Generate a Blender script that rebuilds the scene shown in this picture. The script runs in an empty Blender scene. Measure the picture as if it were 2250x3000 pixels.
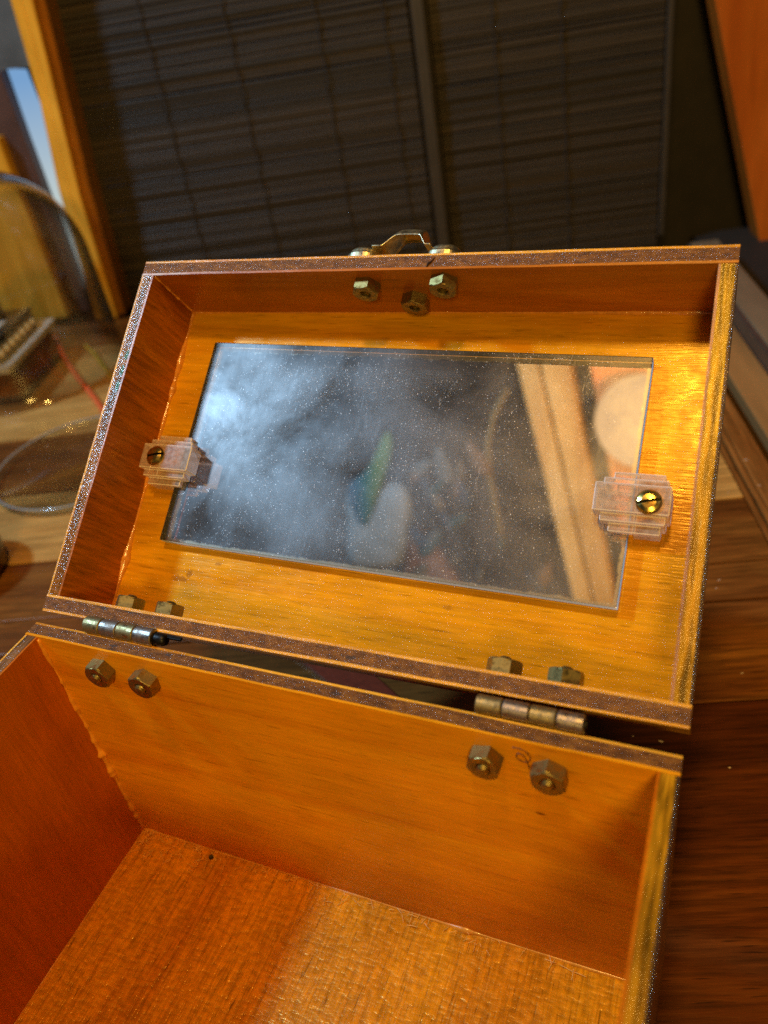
import bpy, bmesh, math, random
from mathutils import Matrix, Vector, noise

scene = bpy.context.scene
R = math.radians
rnd = random.Random(7)

# ------------------------------------------------------------ camera
cd = bpy.data.cameras.new("camera")
cam = bpy.data.objects.new("camera", cd)
scene.collection.objects.link(cam)
cam.location = (0.20364, -0.12888, 0.27795)
cam.rotation_euler = (R(53.99881), R(8.7924), R(21.90735))
cd.sensor_fit = 'VERTICAL'
cd.sensor_height = 36.0
cd.sensor_width = 27.0
cd.lens = 2398.0 / 3000.0 * 36.0
cd.clip_start = 0.01
cd.clip_end = 50
cd.dof.use_dof = True
cd.dof.focus_distance = 0.262
cd.dof.aperture_fstop = 9.5
scene.camera = cam

# ------------------------------------------------------------ world and lamps
world = bpy.data.worlds.new("World")
scene.world = world
world.use_nodes = True
bg = world.node_tree.nodes['Background']
bg.inputs[0].default_value = (0.95, 0.72, 0.60, 1)
bg.inputs[1].default_value = 0.035

def lamp(name, loc, power, col, rad):
    l = bpy.data.lights.new(name, 'POINT')
    l.energy = power
    l.color = col
    l.shadow_soft_size = rad
    o = bpy.data.objects.new(name, l)
    o.location = loc
    scene.collection.objects.link(o)
    return o
COOL = lamp('cool_lamp', (-0.66, -0.09, 0.98), 40.0, (0.42, 0.70, 1.0), 0.045)
WARM = lamp('warm_lamp', (0.175, -0.13, 1.12), 19.5, (1.0, 0.56, 0.13), 0.05)
FRONT = lamp('front_fill', (0.50, -1.10, 0.80), 35.0, (1.0, 0.62, 0.14), 0.14)  # added fill light, unseen source, lifts the box's back and left walls

scene.view_settings.view_transform = 'Standard'
scene.view_settings.look = 'None'
scene.view_settings.exposure = 0.0
scene.cycles.use_denoising = False
scene.cycles.max_bounces = 12
scene.cycles.glossy_bounces = 6
scene.cycles.transmission_bounces = 10
scene.cycles.sample_clamp_indirect = 1.5
scene.cycles.caustics_reflective = False
scene.cycles.caustics_refractive = False
scene.cycles.blur_glossy = 0.5

# ------------------------------------------------------------ helpers
def link(o):
    scene.collection.objects.link(o)
    return o

def root(name, loc, label, cat, group=None):
    o = bpy.data.objects.new(name, None)
    o.empty_display_size = 0.02
    o.location = loc
    o['label'] = label
    o['category'] = cat
    if group:
        o['group'] = group
    return link(o)

def mesh_obj(name, bm, mat, parent=None, M=None, smooth=False, sub=False, kind=None):
    me = bpy.data.meshes.new(name)
    bmesh.ops.recalc_face_normals(bm, faces=bm.faces[:])
    bm.to_mesh(me)
    bm.free()
    for m in (mat if isinstance(mat, (list, tuple)) else [mat]):
        me.materials.append(m)
    if smooth:
        for p in me.polygons:
            p.use_smooth = True
    o = bpy.data.objects.new(name, me)
    link(o)
    if parent is not None:
        o.parent = parent
        if not sub:      # parent is the thing's Empty: keep the mesh in scene space
            o.matrix_parent_inverse = Matrix.Translation(parent.location).inverted()
    if M is not None and not sub:
        o.matrix_basis = M
    if kind:
        o['kind'] = kind
    return o

def bevel(bm, w, seg=2):
    if w > 0:
        bmesh.ops.bevel(bm, geom=bm.edges[:], offset=w, segments=seg, profile=0.6, affect='EDGES')

def box(x0, x1, y0, y1, z0, z1, bev=0.0, bm=None, seg=2):
    b = bmesh.new()
    bmesh.ops.create_cube(b, size=1)
    for v in b.verts:
        v.co = Vector(((x0 + x1) / 2 + v.co.x * (x1 - x0), (y0 + y1) / 2 + v.co.y * (y1 - y0), (z0 + z1) / 2 + v.co.z * (z1 - z0)))
    bevel(b, bev, seg)
    if bm is None:
        return b
    join(bm, b)
    return bm

def join(bm, b):
    me = bpy.data.meshes.new("tmp")
    b.to_mesh(me)
    b.free()
    bm.from_mesh(me)
    bpy.data.meshes.remove(me)

def wv(t, f, seed):
    return noise.noise(Vector((t * f, seed * 7.31, 0.4)))

def strip(axis, t0, t1, n, alo, ahi, zlo, zhi):
    """long bar along axis ('x' or 'y') whose cross-section a (the other axis) and z may vary along it"""
    bm = bmesh.new()
    rings = []
    for i in range(n + 1):
        t = t0 + (t1 - t0) * i / n
        a0, a1, z0, z1 = [f(t) if callable(f) else f for f in (alo, ahi, zlo, zhi)]
        pts = [(a0, z0), (a1, z0), (a1, z1), (a0, z1)]
        rings.append([bm.verts.new((t, a, z) if axis == 'x' else (a, t, z)) for a, z in pts])
    for r0, r1 in zip(rings, rings[1:]):
        for k in range(4):
            bm.faces.new((r0[k], r0[(k + 1) % 4], r1[(k + 1) % 4], r1[k]))
    bm.faces.new(rings[0]); bm.faces.new(rings[-1][::-1])
    return bm

def tube(path, rad, seg=8, bm=None, jitter=0.0):
    b = bm if bm is not None else bmesh.new()
    pts = [Vector(p) for p in path]
    rings = []
    for i, p in enumerate(pts):
        d = (pts[min(i + 1, len(pts) - 1)] - pts[max(i - 1, 0)]).normalized()
        e = d.cross(Vector((0.13, 0.31, 0.94)))
        if e.length < 1e-3:
            e = d.cross(Vector((1, 0, 0)))
        e.normalize(); f = d.cross(e)
        r = rad[i] if isinstance(rad, (list, tuple)) else rad
        rings.append([b.verts.new(p + (e * math.cos(2 * math.pi * k / seg) + f * math.sin(2 * math.pi * k / seg)) * r * (1 + jitter * rnd.uniform(-1, 1))) for k in range(seg)])
    for r0, r1 in zip(rings, rings[1:]):
        for k in range(seg):
            b.faces.new((r0[k], r0[(k + 1) % seg], r1[(k + 1) % seg], r1[k]))
    b.faces.new(rings[0]); b.faces.new(rings[-1][::-1])
    return b

def lathe(prof, c, axis=(0, 0, 1), seg=40, bm=None, close=True, ref=None):
    b = bm if bm is not None else bmesh.new()
    ax = Vector(axis).normalized()
    e = Vector(ref) if ref else ax.orthogonal()
    e = (e - ax * e.dot(ax)).normalized(); f = ax.cross(e)
    c = Vector(c)
    rings = []
    for r, h in prof:
        if r < 1e-7:
            rings.append([b.verts.new(c + ax * h)])
        else:
            rings.append([b.verts.new(c + ax * h + (e * math.cos(2 * math.pi * k / seg) + f * math.sin(2 * math.pi * k / seg)) * r) for k in range(seg)])
    for r0, r1 in zip(rings, rings[1:]):
        for k in range(seg):
            k2 = (k + 1) % seg
            if len(r0) == 1 and len(r1) == 1:
                continue
            if len(r0) == 1:
                b.faces.new((r0[0], r1[k2], r1[k]))
            elif len(r1) == 1:
                b.faces.new((r0[k], r0[k2], r1[0]))
            else:
                b.faces.new((r0[k], r0[k2], r1[k2], r1[k]))
    if close:
        if len(rings[0]) > 1: b.faces.new(rings[0])
        if len(rings[-1]) > 1: b.faces.new(rings[-1][::-1])
    return b

# ------------------------------------------------------------ materials
class NT:
    def __init__(s, name):
        s.m = bpy.data.materials.new(name)
        s.m.use_nodes = True
        s.t = s.m.node_tree
        s.t.nodes.clear()
        s.out = s.t.nodes.new('ShaderNodeOutputMaterial')
        s.tc = s.t.nodes.new('ShaderNodeTexCoord')
    def n(s, typ, **kw):
        nd = s.t.nodes.new(typ)
        for k, v in kw.items():
            if k in nd.inputs:
                s.set(nd.inputs[k], v)
            else:
                setattr(nd, k, v)
        return nd
    def set(s, inp, v):
        if hasattr(v, 'is_output') or isinstance(v, bpy.types.NodeSocket):
            s.t.links.new(v, inp)
        else:
            if isinstance(v, (tuple, list)) and len(v) == 3 and inp.type == 'RGBA':
                v = (*v, 1)
            inp.default_value = v
    def map(s, scale, loc=(0, 0, 0), rot=(0, 0, 0), src=None):
        nd = s.n('ShaderNodeMapping')
        s.set(nd.inputs['Vector'], src or s.tc.outputs['Object'])
        nd.inputs['Scale'].default_value = scale
        nd.inputs['Location'].default_value = loc
        nd.inputs['Rotation'].default_value = rot
        return nd.outputs[0]
    def noise(s, vec, scale=1.0, detail=3.0, rough=0.55, dist=0.0, out='Fac'):
        nd = s.n('ShaderNodeTexNoise')
        s.set(nd.inputs['Vector'], vec)
        nd.inputs['Scale'].default_value = scale
        nd.inputs['Detail'].default_value = detail
        nd.inputs['Roughness'].default_value = rough
        nd.inputs['Distortion'].default_value = dist
        return nd.outputs[out]
    def ramp(s, fac, stops, interp='LINEAR'):
        nd = s.n('ShaderNodeValToRGB')
        s.set(nd.inputs['Fac'], fac)
        cr = nd.color_ramp
        cr.interpolation = interp
        while len(cr.elements) < len(stops):
            cr.elements.new(0.5)
        for e, (p, c) in zip(cr.elements, stops):
            e.position = p
            e.color = (*c, 1) if isinstance(c, (tuple, list)) else (c, c, c, 1)
        return nd.outputs['Color']
    def mix(s, fac, a, b, mode='MIX'):
        nd = s.n('ShaderNodeMix', data_type='RGBA', blend_type=mode)
        s.set(nd.inputs[0], fac); s.set(nd.inputs[6], a); s.set(nd.inputs[7], b)
        return nd.outputs[2]
    def math(s, op, a, b=0.0, clamp=False):
        nd = s.n('ShaderNodeMath', operation=op, use_clamp=clamp)
        s.set(nd.inputs[0], a); s.set(nd.inputs[1], b)
        return nd.outputs[0]
    def bump(s, h, strength=0.3, dist=0.0005, normal=None):
        nd = s.n('ShaderNodeBump')
        s.set(nd.inputs['Height'], h)
        nd.inputs['Strength'].default_value = strength
        nd.inputs['Distance'].default_value = dist
        if normal is not None:
            s.set(nd.inputs['Normal'], normal)
        return nd.outputs[0]
    def pbr(s, **kw):
        nd = s.n('ShaderNodeBsdfPrincipled')
        for k, v in kw.items():
            s.set(nd.inputs[k.replace('_', ' ')], v)
        s.t.links.new(nd.outputs[0], s.out.inputs[0])
        return nd
    def spot(s, center, size, soft=0.35, wob=0.6):
        """irregular round mark at an object-space position"""
        mp = s.n('ShaderNodeVectorMath', operation='SUBTRACT')
        s.set(mp.inputs[0], s.tc.outputs['Object']); mp.inputs[1].default_value = center
        sc = s.n('ShaderNodeVectorMath', operation='DIVIDE')
        s.set(sc.inputs[0], mp.outputs[0]); sc.inputs[1].default_value = size
        ln = s.n('ShaderNodeVectorMath', operation='LENGTH')
        s.set(ln.inputs[0], sc.outputs[0])
        nz = s.noise(s.tc.outputs['Object'], 900, 3)
        d = s.math('ADD', ln.outputs['Value'], s.math('MULTIPLY', s.math('SUBTRACT', nz, 0.5), wob * 3))
        mr = s.n('ShaderNodeMapRange')
        s.set(mr.inputs['Value'], d)
        mr.inputs['From Min'].default_value = 1.0; mr.inputs['From Max'].default_value = 1.0 - soft
        return mr.outputs[0]

def swz(grain, along, across, depth=None):
    depth = across if depth is None else depth
    return {'x': (along, across, depth), 'y': (across, along, depth), 'z': (across, depth, along)}[grain]

def wood(name, light, mid, dark, grain='x', fig=1.0, rough=0.3, coat=0.6, crough=0.16, bump=0.25, fine=0.35,
         ripple=0.0, peel=0.25, ps=800, spots=(), seed=0.0, poredark=0.45, scale=1.0, rot=0.0, spec=0.22):
    s = NT(name)
    src = s.map((1, 1, 1), rot=(0, 0, rot)) if rot else s.tc.outputs['Object']
    k = scale
    v1 = s.map(swz(grain, 5 * k, 42 * k), (seed, seed * 1.7, seed * .6), src=src)
    f1 = s.noise(v1, 1.0 * fig, 4, 0.6, 1.4)
    v2 = s.map(swz(grain, 55 * k, 760 * k), (seed, 3, 1), src=src)
    f2 = s.noise(v2, 1.0, 3, 0.6)
    v3 = s.map(swz(grain, 130 * k, 1900 * k), src=src)
    f3 = s.noise(v3, 1.0, 2, 0.5)
    v4 = s.map((22 * k, 22 * k, 22 * k), (seed, 0, 0), src=src)
    f4 = s.noise(v4, 1.0, 3, 0.6)
    base = s.ramp(f1, [(0.30, dark), (0.5, mid), (0.72, light)])
    blot = s.ramp(f4, [(0.3, 0.72), (0.7, 1.1)])
    base = s.mix(0.8, base, blot, 'MULTIPLY')
    fib = s.ramp(f2, [(0.32, 1 - fine), (0.62, 1.0 + fine * .25)])
    base = s.mix(1.0, base, fib, 'MULTIPLY')
    pore = s.ramp(f3, [(0.27, poredark), (0.38, 1.0)])
    base = s.mix(1.0, base, pore, 'MULTIPLY')
    for c, sz, amt, col in spots:
        m = s.spot(c, sz)
        base = s.mix(s.math('MULTIPLY', m, amt), base, col)
    h = s.math('ADD', s.math('MULTIPLY', f2, 0.5), s.math('MULTIPLY', f3, 0.5))
    if ripple:
        v5 = s.map(swz(grain, 620 * k, 260 * k), src=src)
        f5 = s.noise(v5, 1.0, 2, 0.5, 0.0)
        h = s.math('ADD', h, s.math('MULTIPLY', f5, ripple))
        base = s.mix(0.55, base, s.ramp(f5, [(0.36, 0.62), (0.62, 1.2)]), 'MULTIPLY')
    nrm = s.bump(h, bump, 0.0006)
    pl = s.noise(s.tc.outputs['Object'], ps, 5, 0.7)
    cn = s.bump(pl, peel, 0.0008)
    rg = s.ramp(s.noise(s.tc.outputs['Object'], 160, 3), [(0.3, max(rough - .08, .05)), (0.7, rough + .1)])
    p = s.pbr(Base_Color=base, Normal=nrm, Coat_Weight=coat, Coat_Roughness=crough, Coat_Normal=cn, Specular_IOR_Level=spec, Specular_Tint=(1.0, 0.66, 0.18))
    s.set(p.inputs['Roughness'], rg)
    return s.m

AMB_L, AMB_M, AMB_D = (0.80, 0.34, 0.010), (0.72, 0.27, 0.006), (0.58, 0.19, 0.003)
M_panel = wood('amber_panel_wood', (0.82, 0.42, 0.010), (0.76, 0.35, 0.006), (0.64, 0.25, 0.003), 'x', peel=0.6, coat=0.10, crough=0.10, spec=0.6, rough=0.22, bump=0.2, fine=0.20, fig=.7, poredark=0.6,
               spots=[((0.030, 0.0205, -0.0267), (0.004, 0.0012, 0.003), 0.55, (0.16, 0.05, 0.006)),
                      ((0.0335, 0.0225, -0.0267), (0.0015, 0.0015, 0.003), 0.5, (0.16, 0.05, 0.006)),
                      ((0.128, 0.024, -0.0267), (0.002, 0.001, 0.003), 0.35, (0.25, 0.09, 0.01)),
                      ((0.044, 0.0275, -0.0267), (0.0018, 0.0008, 0.003), 0.5, (0.22, 0.08, 0.01))])
M_back = wood('amber_back_wood', (0.90, 0.42, 0.010), (0.82, 0.33, 0.006), (0.68, 0.23, 0.003), 'x', peel=0.08, coat=0.3, crough=0.35, bump=0.12, fine=0.13, fig=.6, poredark=0.62,
              spots=[((0.1665, -0.0056, 0.082), (0.0016, 0.002, 0.0006), 0.8, (0.10, 0.03, 0.004)),
                     ((0.060, -0.0056, 0.095), (0.014, 0.002, 0.0005), 0.35, (0.36, 0.10, 0.004)),
                     ((0.118, -0.0056, 0.060), (0.020, 0.002, 0.0005), 0.35, (0.36, 0.10, 0.004)),
                     ((0.150, -0.0056, 0.045), (0.016, 0.002, 0.0005), 0.35, (0.36, 0.10, 0.004)),
                     ((0.085, -0.0056, 0.030), (0.010, 0.002, 0.0004), 0.3, (0.36, 0.10, 0.004))])
M_left = wood('amber_side_wood', (0.62, 0.17, 0.003), (0.55, 0.14, 0.002), (0.45, 0.10, 0.002), 'z', peel=0.12, coat=0.5, crough=0.3, bump=0.2, fine=0.14, poredark=0.8)
M_lidleft = wood('amber_lid_side_wood', (0.62, 0.20, 0.006), (0.50, 0.14, 0.004), (0.34, 0.085, 0.002), 'z', peel=0.15, coat=0.6, crough=0.28, bump=0.5, fine=0.4, poredark=0.4)
M_lidtop = wood('amber_lid_front_wood', (0.56, 0.19, 0.012), (0.47, 0.14, 0.008), (0.33, 0.085, 0.005), 'x', peel=0.12, coat=0.5, crough=0.3, bump=0.2, fine=0.14, poredark=0.75,
                spots=[((0.096, 0.1243, -0.006), (0.005, 0.003, 0.0008), 0.5, (0.12, 0.04, 0.005))])
M_floor = wood('curly_floor_wood', (0.80, 0.32, 0.004), (0.72, 0.26, 0.003), (0.56, 0.16, 0.002), 'y', fig=.5, peel=0.35, coat=0.12, crough=0.2, bump=0.62, fine=0.34, ripple=0.9, poredark=0.4, spec=1.0, rough=0.27)
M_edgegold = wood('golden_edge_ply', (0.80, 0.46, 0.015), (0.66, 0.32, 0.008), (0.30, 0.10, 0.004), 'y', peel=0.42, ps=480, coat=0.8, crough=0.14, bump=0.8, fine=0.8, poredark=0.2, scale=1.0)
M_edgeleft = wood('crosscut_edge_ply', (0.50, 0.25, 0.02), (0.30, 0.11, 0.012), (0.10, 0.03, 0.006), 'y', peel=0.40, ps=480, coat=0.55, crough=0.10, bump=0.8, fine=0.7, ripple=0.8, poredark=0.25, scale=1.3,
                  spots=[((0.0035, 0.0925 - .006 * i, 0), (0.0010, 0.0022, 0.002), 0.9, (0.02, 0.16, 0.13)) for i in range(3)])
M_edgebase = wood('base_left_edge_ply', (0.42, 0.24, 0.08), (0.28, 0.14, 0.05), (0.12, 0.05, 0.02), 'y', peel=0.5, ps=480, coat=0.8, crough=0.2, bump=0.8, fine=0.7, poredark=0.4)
M_veneer = wood('yellow_veneer', (0.95, 0.55, 0.06), (0.85, 0.42, 0.035), (0.60, 0.22, 0.015), 'x', peel=0.5, coat=0.8, crough=0.2, bump=0.5, fine=0.3, poredark=0.6)
M_veninner = wood('pinkish_veneer', (0.55, 0.28, 0.14), (0.45, 0.20, 0.09), (0.3, 0.12, 0.05), 'y', peel=0.5, coat=0.8, crough=0.2)
M_outer = wood('dark_outer_veneer', (0.12, 0.07, 0.035), (0.07, 0.04, 0.02), (0.03, 0.018, 0.01), 'y', peel=0.7, coat=1.0, crough=0.12, bump=0.6)

def m_core(name, c1, c2, c3):
    s = NT(name)
    f = s.noise(s.map((1, 1, 1)), 1500, 4, 0.7)
    g = s.noise(s.map((260, 620, 300)), 1, 4, 0.65)
    b = s.ramp(g, [(0.3, c3), (0.5, c2), (0.72, c1)])
    b = s.mix(1.0, b, s.ramp(f, [(0.3, 0.55), (0.65, 1.35)]), 'MULTIPLY')
    for x, y in ((0.034, -0.0028), (0.111, -0.003), (0.054, -0.002)):
        b = s.mix(s.math('MULTIPLY', s.spot((x, y, 0.1108), (0.0016, 0.0007, 0.003)), 0.8), b, (0.02, 0.02, 0.03))
    for x, y in ((0.034, 0.0045), (0.111, 0.0025), (0.024, 0.0042)):
        b = s.mix(s.math('MULTIPLY', s.spot((x, y, 0.0), (0.0022, 0.0007, 0.003)), 0.8), b, (0.02, 0.02, 0.03))
    n1 = s.bump(s.math('ADD', f, s.math('MULTIPLY', g, 0.6)), 0.6, 0.0007)
    n2 = s.bump(s.noise(s.tc.outputs['Object'], 820, 5, 0.75), 0.5, 0.0010)
    s.pbr(Base_Color=b, Normal=n1, Roughness=0.55, Coat_Weight=0.28, Coat_Roughness=0.13, Specular_IOR_Level=0.6, Specular_Tint=(1.0, 0.7, 0.45), Coat_Normal=n2)
    return s.m
M_core = m_core('brown_core', (0.27, 0.11, 0.012), (0.15, 0.052, 0.006), (0.05, 0.016, 0.003))

def metal(name, col, rough=0.28, tarnish=(0.10, 0.07, 0.03), amt=0.5, bmp=0.15, scale=500):
    s = NT(name)
    f = s.noise(s.tc.outputs['Object'], scale, 4, 0.65)
    c = s.mix(s.math('MULTIPLY', s.ramp(f, [(0.42, 0.0), (0.7, 1.0)]), amt), col, tarnish)
    r = s.ramp(f, [(0.3, rough * .7), (0.7, min(rough * 1.7, .9))])
    p = s.pbr(Base_Color=c, Metallic=1.0, Normal=s.bump(f, bmp, 0.0003))
    s.set(p.inputs['Roughness'], r)
    return s.m
M_nut = metal('dull_brass', (0.38, 0.30, 0.11), 0.38, (0.10, 0.07, 0.025), 0.6)
M_screw = metal('bright_brass', (0.62, 0.48, 0.14), 0.2, (0.2, 0.15, 0.04), 0.5, 0.1)
M_knA = metal('worn_brass_knuckle', (0.42, 0.35, 0.17), 0.42, (0.13, 0.09, 0.04), 0.7, 0.3)
M_knB = metal('worn_steel_knuckle', (0.40, 0.36, 0.32), 0.38, (0.16, 0.11, 0.07), 0.7, 0.25)
M_darkm = metal('blackened_steel', (0.03, 0.03, 0.03), 0.4, (0.01, 0.01, 0.01), 0.5)
M_handle = metal('plated_brass', (0.80, 0.72, 0.46), 0.28, (0.35, 0.28, 0.14), 0.5, 0.08)

def simple(name, col, rough=0.5, var=0.25, scale=200, coat=0.0, bmp=0.2, dist=0.0004, spec=0.5, stretch=(1, 1, 1)):
    s = NT(name)
    f = s.noise(s.map(stretch), scale, 4, 0.6)
    c = s.mix(1.0, col, s.ramp(f, [(0.25, 1 - var), (0.75, 1 + var)]), 'MULTIPLY')
    s.pbr(Base_Color=c, Roughness=rough, Coat_Weight=coat, Coat_Roughness=0.15, Normal=s.bump(f, bmp, dist), Specular_IOR_Level=spec)
    return s.m
M_glue = simple('amber_glue', (0.66, 0.26, 0.03), 0.08, 0.3, 500, 1.0, 0.7)
M_glueY = simple('yellow_glue', (0.72, 0.30, 0.025), 0.3, 0.25, 300, 0.7, 0.4)
M_pencil = simple('pencil_line', (0.06, 0.02, 0.008), 0.6, 0.2, 900)
M_redwire = simple('red_plastic', (0.70, 0.12, 0.035), 0.4, 0.1)
M_yelwire = simple('yellow_plastic', (0.38, 0.25, 0.02), 0.4, 0.1)

def m_acrylic():
    s = NT('clear_acrylic')
    g = s.n('ShaderNodeBsdfGlass', IOR=1.45, Roughness=0.04)
    f = s.noise(s.tc.outputs['Object'], 700, 3, 0.6)
    s.set(g.inputs['Normal'], s.bump(f, 0.08, 0.0003))
    g.inputs['Color'].default_value = (1.0, 0.97, 0.94, 1)
    d = s.n('ShaderNodeBsdfPrincipled')
    d.inputs['Base Color'].default_value = (0.90, 0.80, 0.72, 1)
    d.inputs['Roughness'].default_value = 0.25
    m = s.n('ShaderNodeMixShader')
    s.set(m.inputs[0], s.ramp(f, [(0.3, 0.10), (0.75, 0.26)]))
    tr = s.n('ShaderNodeBsdfTransparent'); tr.inputs['Color'].default_value = (1.0, 0.97, 0.95, 1)
    m0 = s.n('ShaderNodeMixShader'); m0.inputs[0].default_value = 0.82
    s.t.links.new(g.outputs[0], m0.inputs[1]); s.t.links.new(tr.outputs[0], m0.inputs[2])
    s.t.links.new(m0.outputs[0], m.inputs[1]); s.t.links.new(d.outputs[0], m.inputs[2])
    s.t.links.new(m.outputs[0], s.out.inputs[0])
    return s.m
M_acr = m_acrylic()
def m_frost():
    s = NT('cut_acrylic_side')
    f = s.noise(s.tc.outputs['Object'], 900, 4, 0.6)
    d = s.n('ShaderNodeBsdfPrincipled'); d.inputs['Base Color'].default_value = (0.92, 0.76, 0.66, 1); d.inputs['Roughness'].default_value = 0.2
    t = s.n('ShaderNodeBsdfTranslucent'); t.inputs['Color'].default_value = (0.95, 0.80, 0.70, 1)
    tr = s.n('ShaderNodeBsdfTransparent'); tr.inputs['Color'].default_value = (1, 0.95, 0.92, 1)
    m = s.n('ShaderNodeMixShader'); m.inputs[0].default_value = 0.5
    s.t.links.new(d.outputs[0], m.inputs[1]); s.t.links.new(t.outputs[0], m.inputs[2])
    m2 = s.n('ShaderNodeMixShader'); s.set(m2.inputs[0], s.ramp(f, [(0.3, 0.38), (0.7, 0.14)]))
    s.t.links.new(m.outputs[0], m2.inputs[1]); s.t.links.new(tr.outputs[0], m2.inputs[2])
    s.t.links.new(m2.outputs[0], s.out.inputs[0])
    return s.m
M_frost = m_frost()
M_clipedge = simple('painted_glint_edge', (1.0, 0.94, 0.90), 0.12, 0.1, 300, 1.0)  # light caught by the clip's edges, painted as a near-white colour

def m_glass(name, col=(1, 1, 1), rough=0.0):
    s = NT(name)
    g = s.n('ShaderNodeBsdfGlass', IOR=1.47, Roughness=rough)
    g.inputs['Color'].default_value = (*col, 1)
    s.t.links.new(g.outputs[0], s.out.inputs[0])
    return s.m
def m_thin(name, edge, amt=1.0):
    s = NT(name)
    lw = s.n('ShaderNodeLayerWeight', Blend=0.28)
    tr = s.n('ShaderNodeBsdfTransparent')
    s.set(tr.inputs['Color'], s.ramp(lw.outputs['Facing'], [(0.30, (0.97, 0.97, 0.96)), (0.92, edge)]))
    gl = s.n('ShaderNodeBsdfAnisotropic'); gl.inputs['Roughness'].default_value = 0.09
    lf = s.n('ShaderNodeLayerWeight', Blend=0.5)
    fr = s.math('ADD', s.math('MULTIPLY', s.math('POWER', lf.outputs['Facing'], 4.0), 0.7), 0.05)
    m = s.n('ShaderNodeMixShader')
    s.set(m.inputs[0], s.math('MULTIPLY', fr, amt))
    s.t.links.new(tr.outputs[0], m.inputs[1]); s.t.links.new(gl.outputs[0], m.inputs[2])
    s.t.links.new(m.outputs[0], s.out.inputs[0])
    return s.m
M_glass = m_thin('clear_glass', (0.35, 0.36, 0.36), 1.5)
M_dish = m_thin('dish_glass', (0.94, 0.96, 0.96), 0.7)
def m_edge():
    s = NT('ground_glass_edge')
    tr = s.n('ShaderNodeBsdfTranslucent'); tr.inputs['Color'].default_value = (0.92, 1.0, 1.0, 1)
    gl = s.n('ShaderNodeBsdfAnisotropic'); gl.inputs['Roughness'].default_value = 0.2
    gl.inputs['Color'].default_value = (0.55, 0.65, 0.5, 1)
    tp_ = s.n('ShaderNodeBsdfTransparent'); tp_.inputs['Color'].default_value = (0.55, 0.60, 0.42, 1)
    m = s.n('ShaderNodeMixShader'); m.inputs[0].default_value = 0.1
    s.t.links.new(tr.outputs[0], m.inputs[1]); s.t.links.new(gl.outputs[0], m.inputs[2])
    df = s.n('ShaderNodeBsdfDiffuse'); df.inputs['Color'].default_value = (0.75, 0.95, 1.0, 1)
    m2 = s.n('ShaderNodeMixShader'); m2.inputs[0].default_value = 0.12
    s.t.links.new(m.outputs[0], m2.inputs[1]); s.t.links.new(df.outputs[0], m2.inputs[2])
    s.t.links.new(m2.outputs[0], s.out.inputs[0])
    return s.m
M_slab = m_edge()
M_olive = simple('shaded_olive_edge', (0.085, 0.075, 0.03), 0.2, 0.2, 300, 0.8)  # darker refracted light in the mirror's top and left edges, painted as olive

def m_silver():
    s = NT('silvered_glass')
    p = s.pbr(Base_Color=(0.86, 0.86, 0.85), Metallic=1.0, Roughness=0.0)
    # old silvering: a pale ragged worn rim follows the sheet's edge
    o = s.tc.outputs['Generated']
    sx = s.n('ShaderNodeSeparateXYZ'); s.set(sx.inputs[0], o)
    W, H = 157.0, 77.0
    dx = s.math('MULTIPLY', s.math('MINIMUM', sx.outputs[0], s.math('SUBTRACT', 1.0, sx.outputs[0])), W)
    dy = s.math('MULTIPLY', s.math('MINIMUM', sx.outputs[1], s.math('SUBTRACT', 1.0, sx.outputs[1])), H)
    d = s.math('MINIMUM', dx, dy)
    nz = s.noise(s.tc.outputs['Object'], 260, 4, 0.65)
    d = s.math('ADD', d, s.math('MULTIPLY', s.math('SUBTRACT', nz, 0.5), 2.2))
    m = s.ramp(s.math('DIVIDE', d, 6.0), [(0.20, 1.0), (0.30, 0.0)])
    diff = s.n('ShaderNodeBsdfPrincipled')
    diff.inputs['Base Color'].default_value = (0.34, 0.30, 0.20, 1)
    diff.inputs['Roughness'].default_value = 0.35
    diff.inputs['Metallic'].default_value = 0.4
    mx = s.n('ShaderNodeMixShader')
    s.set(mx.inputs[0], s.math('MULTIPLY', m, 0.75))
    s.t.links.new(p.outputs[0], mx.inputs[1]); s.t.links.new(diff.outputs[0], mx.inputs[2])
    s.t.links.new(mx.outputs[0], s.out.inputs[0])
    return s.m
M_silver = m_silver()
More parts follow.
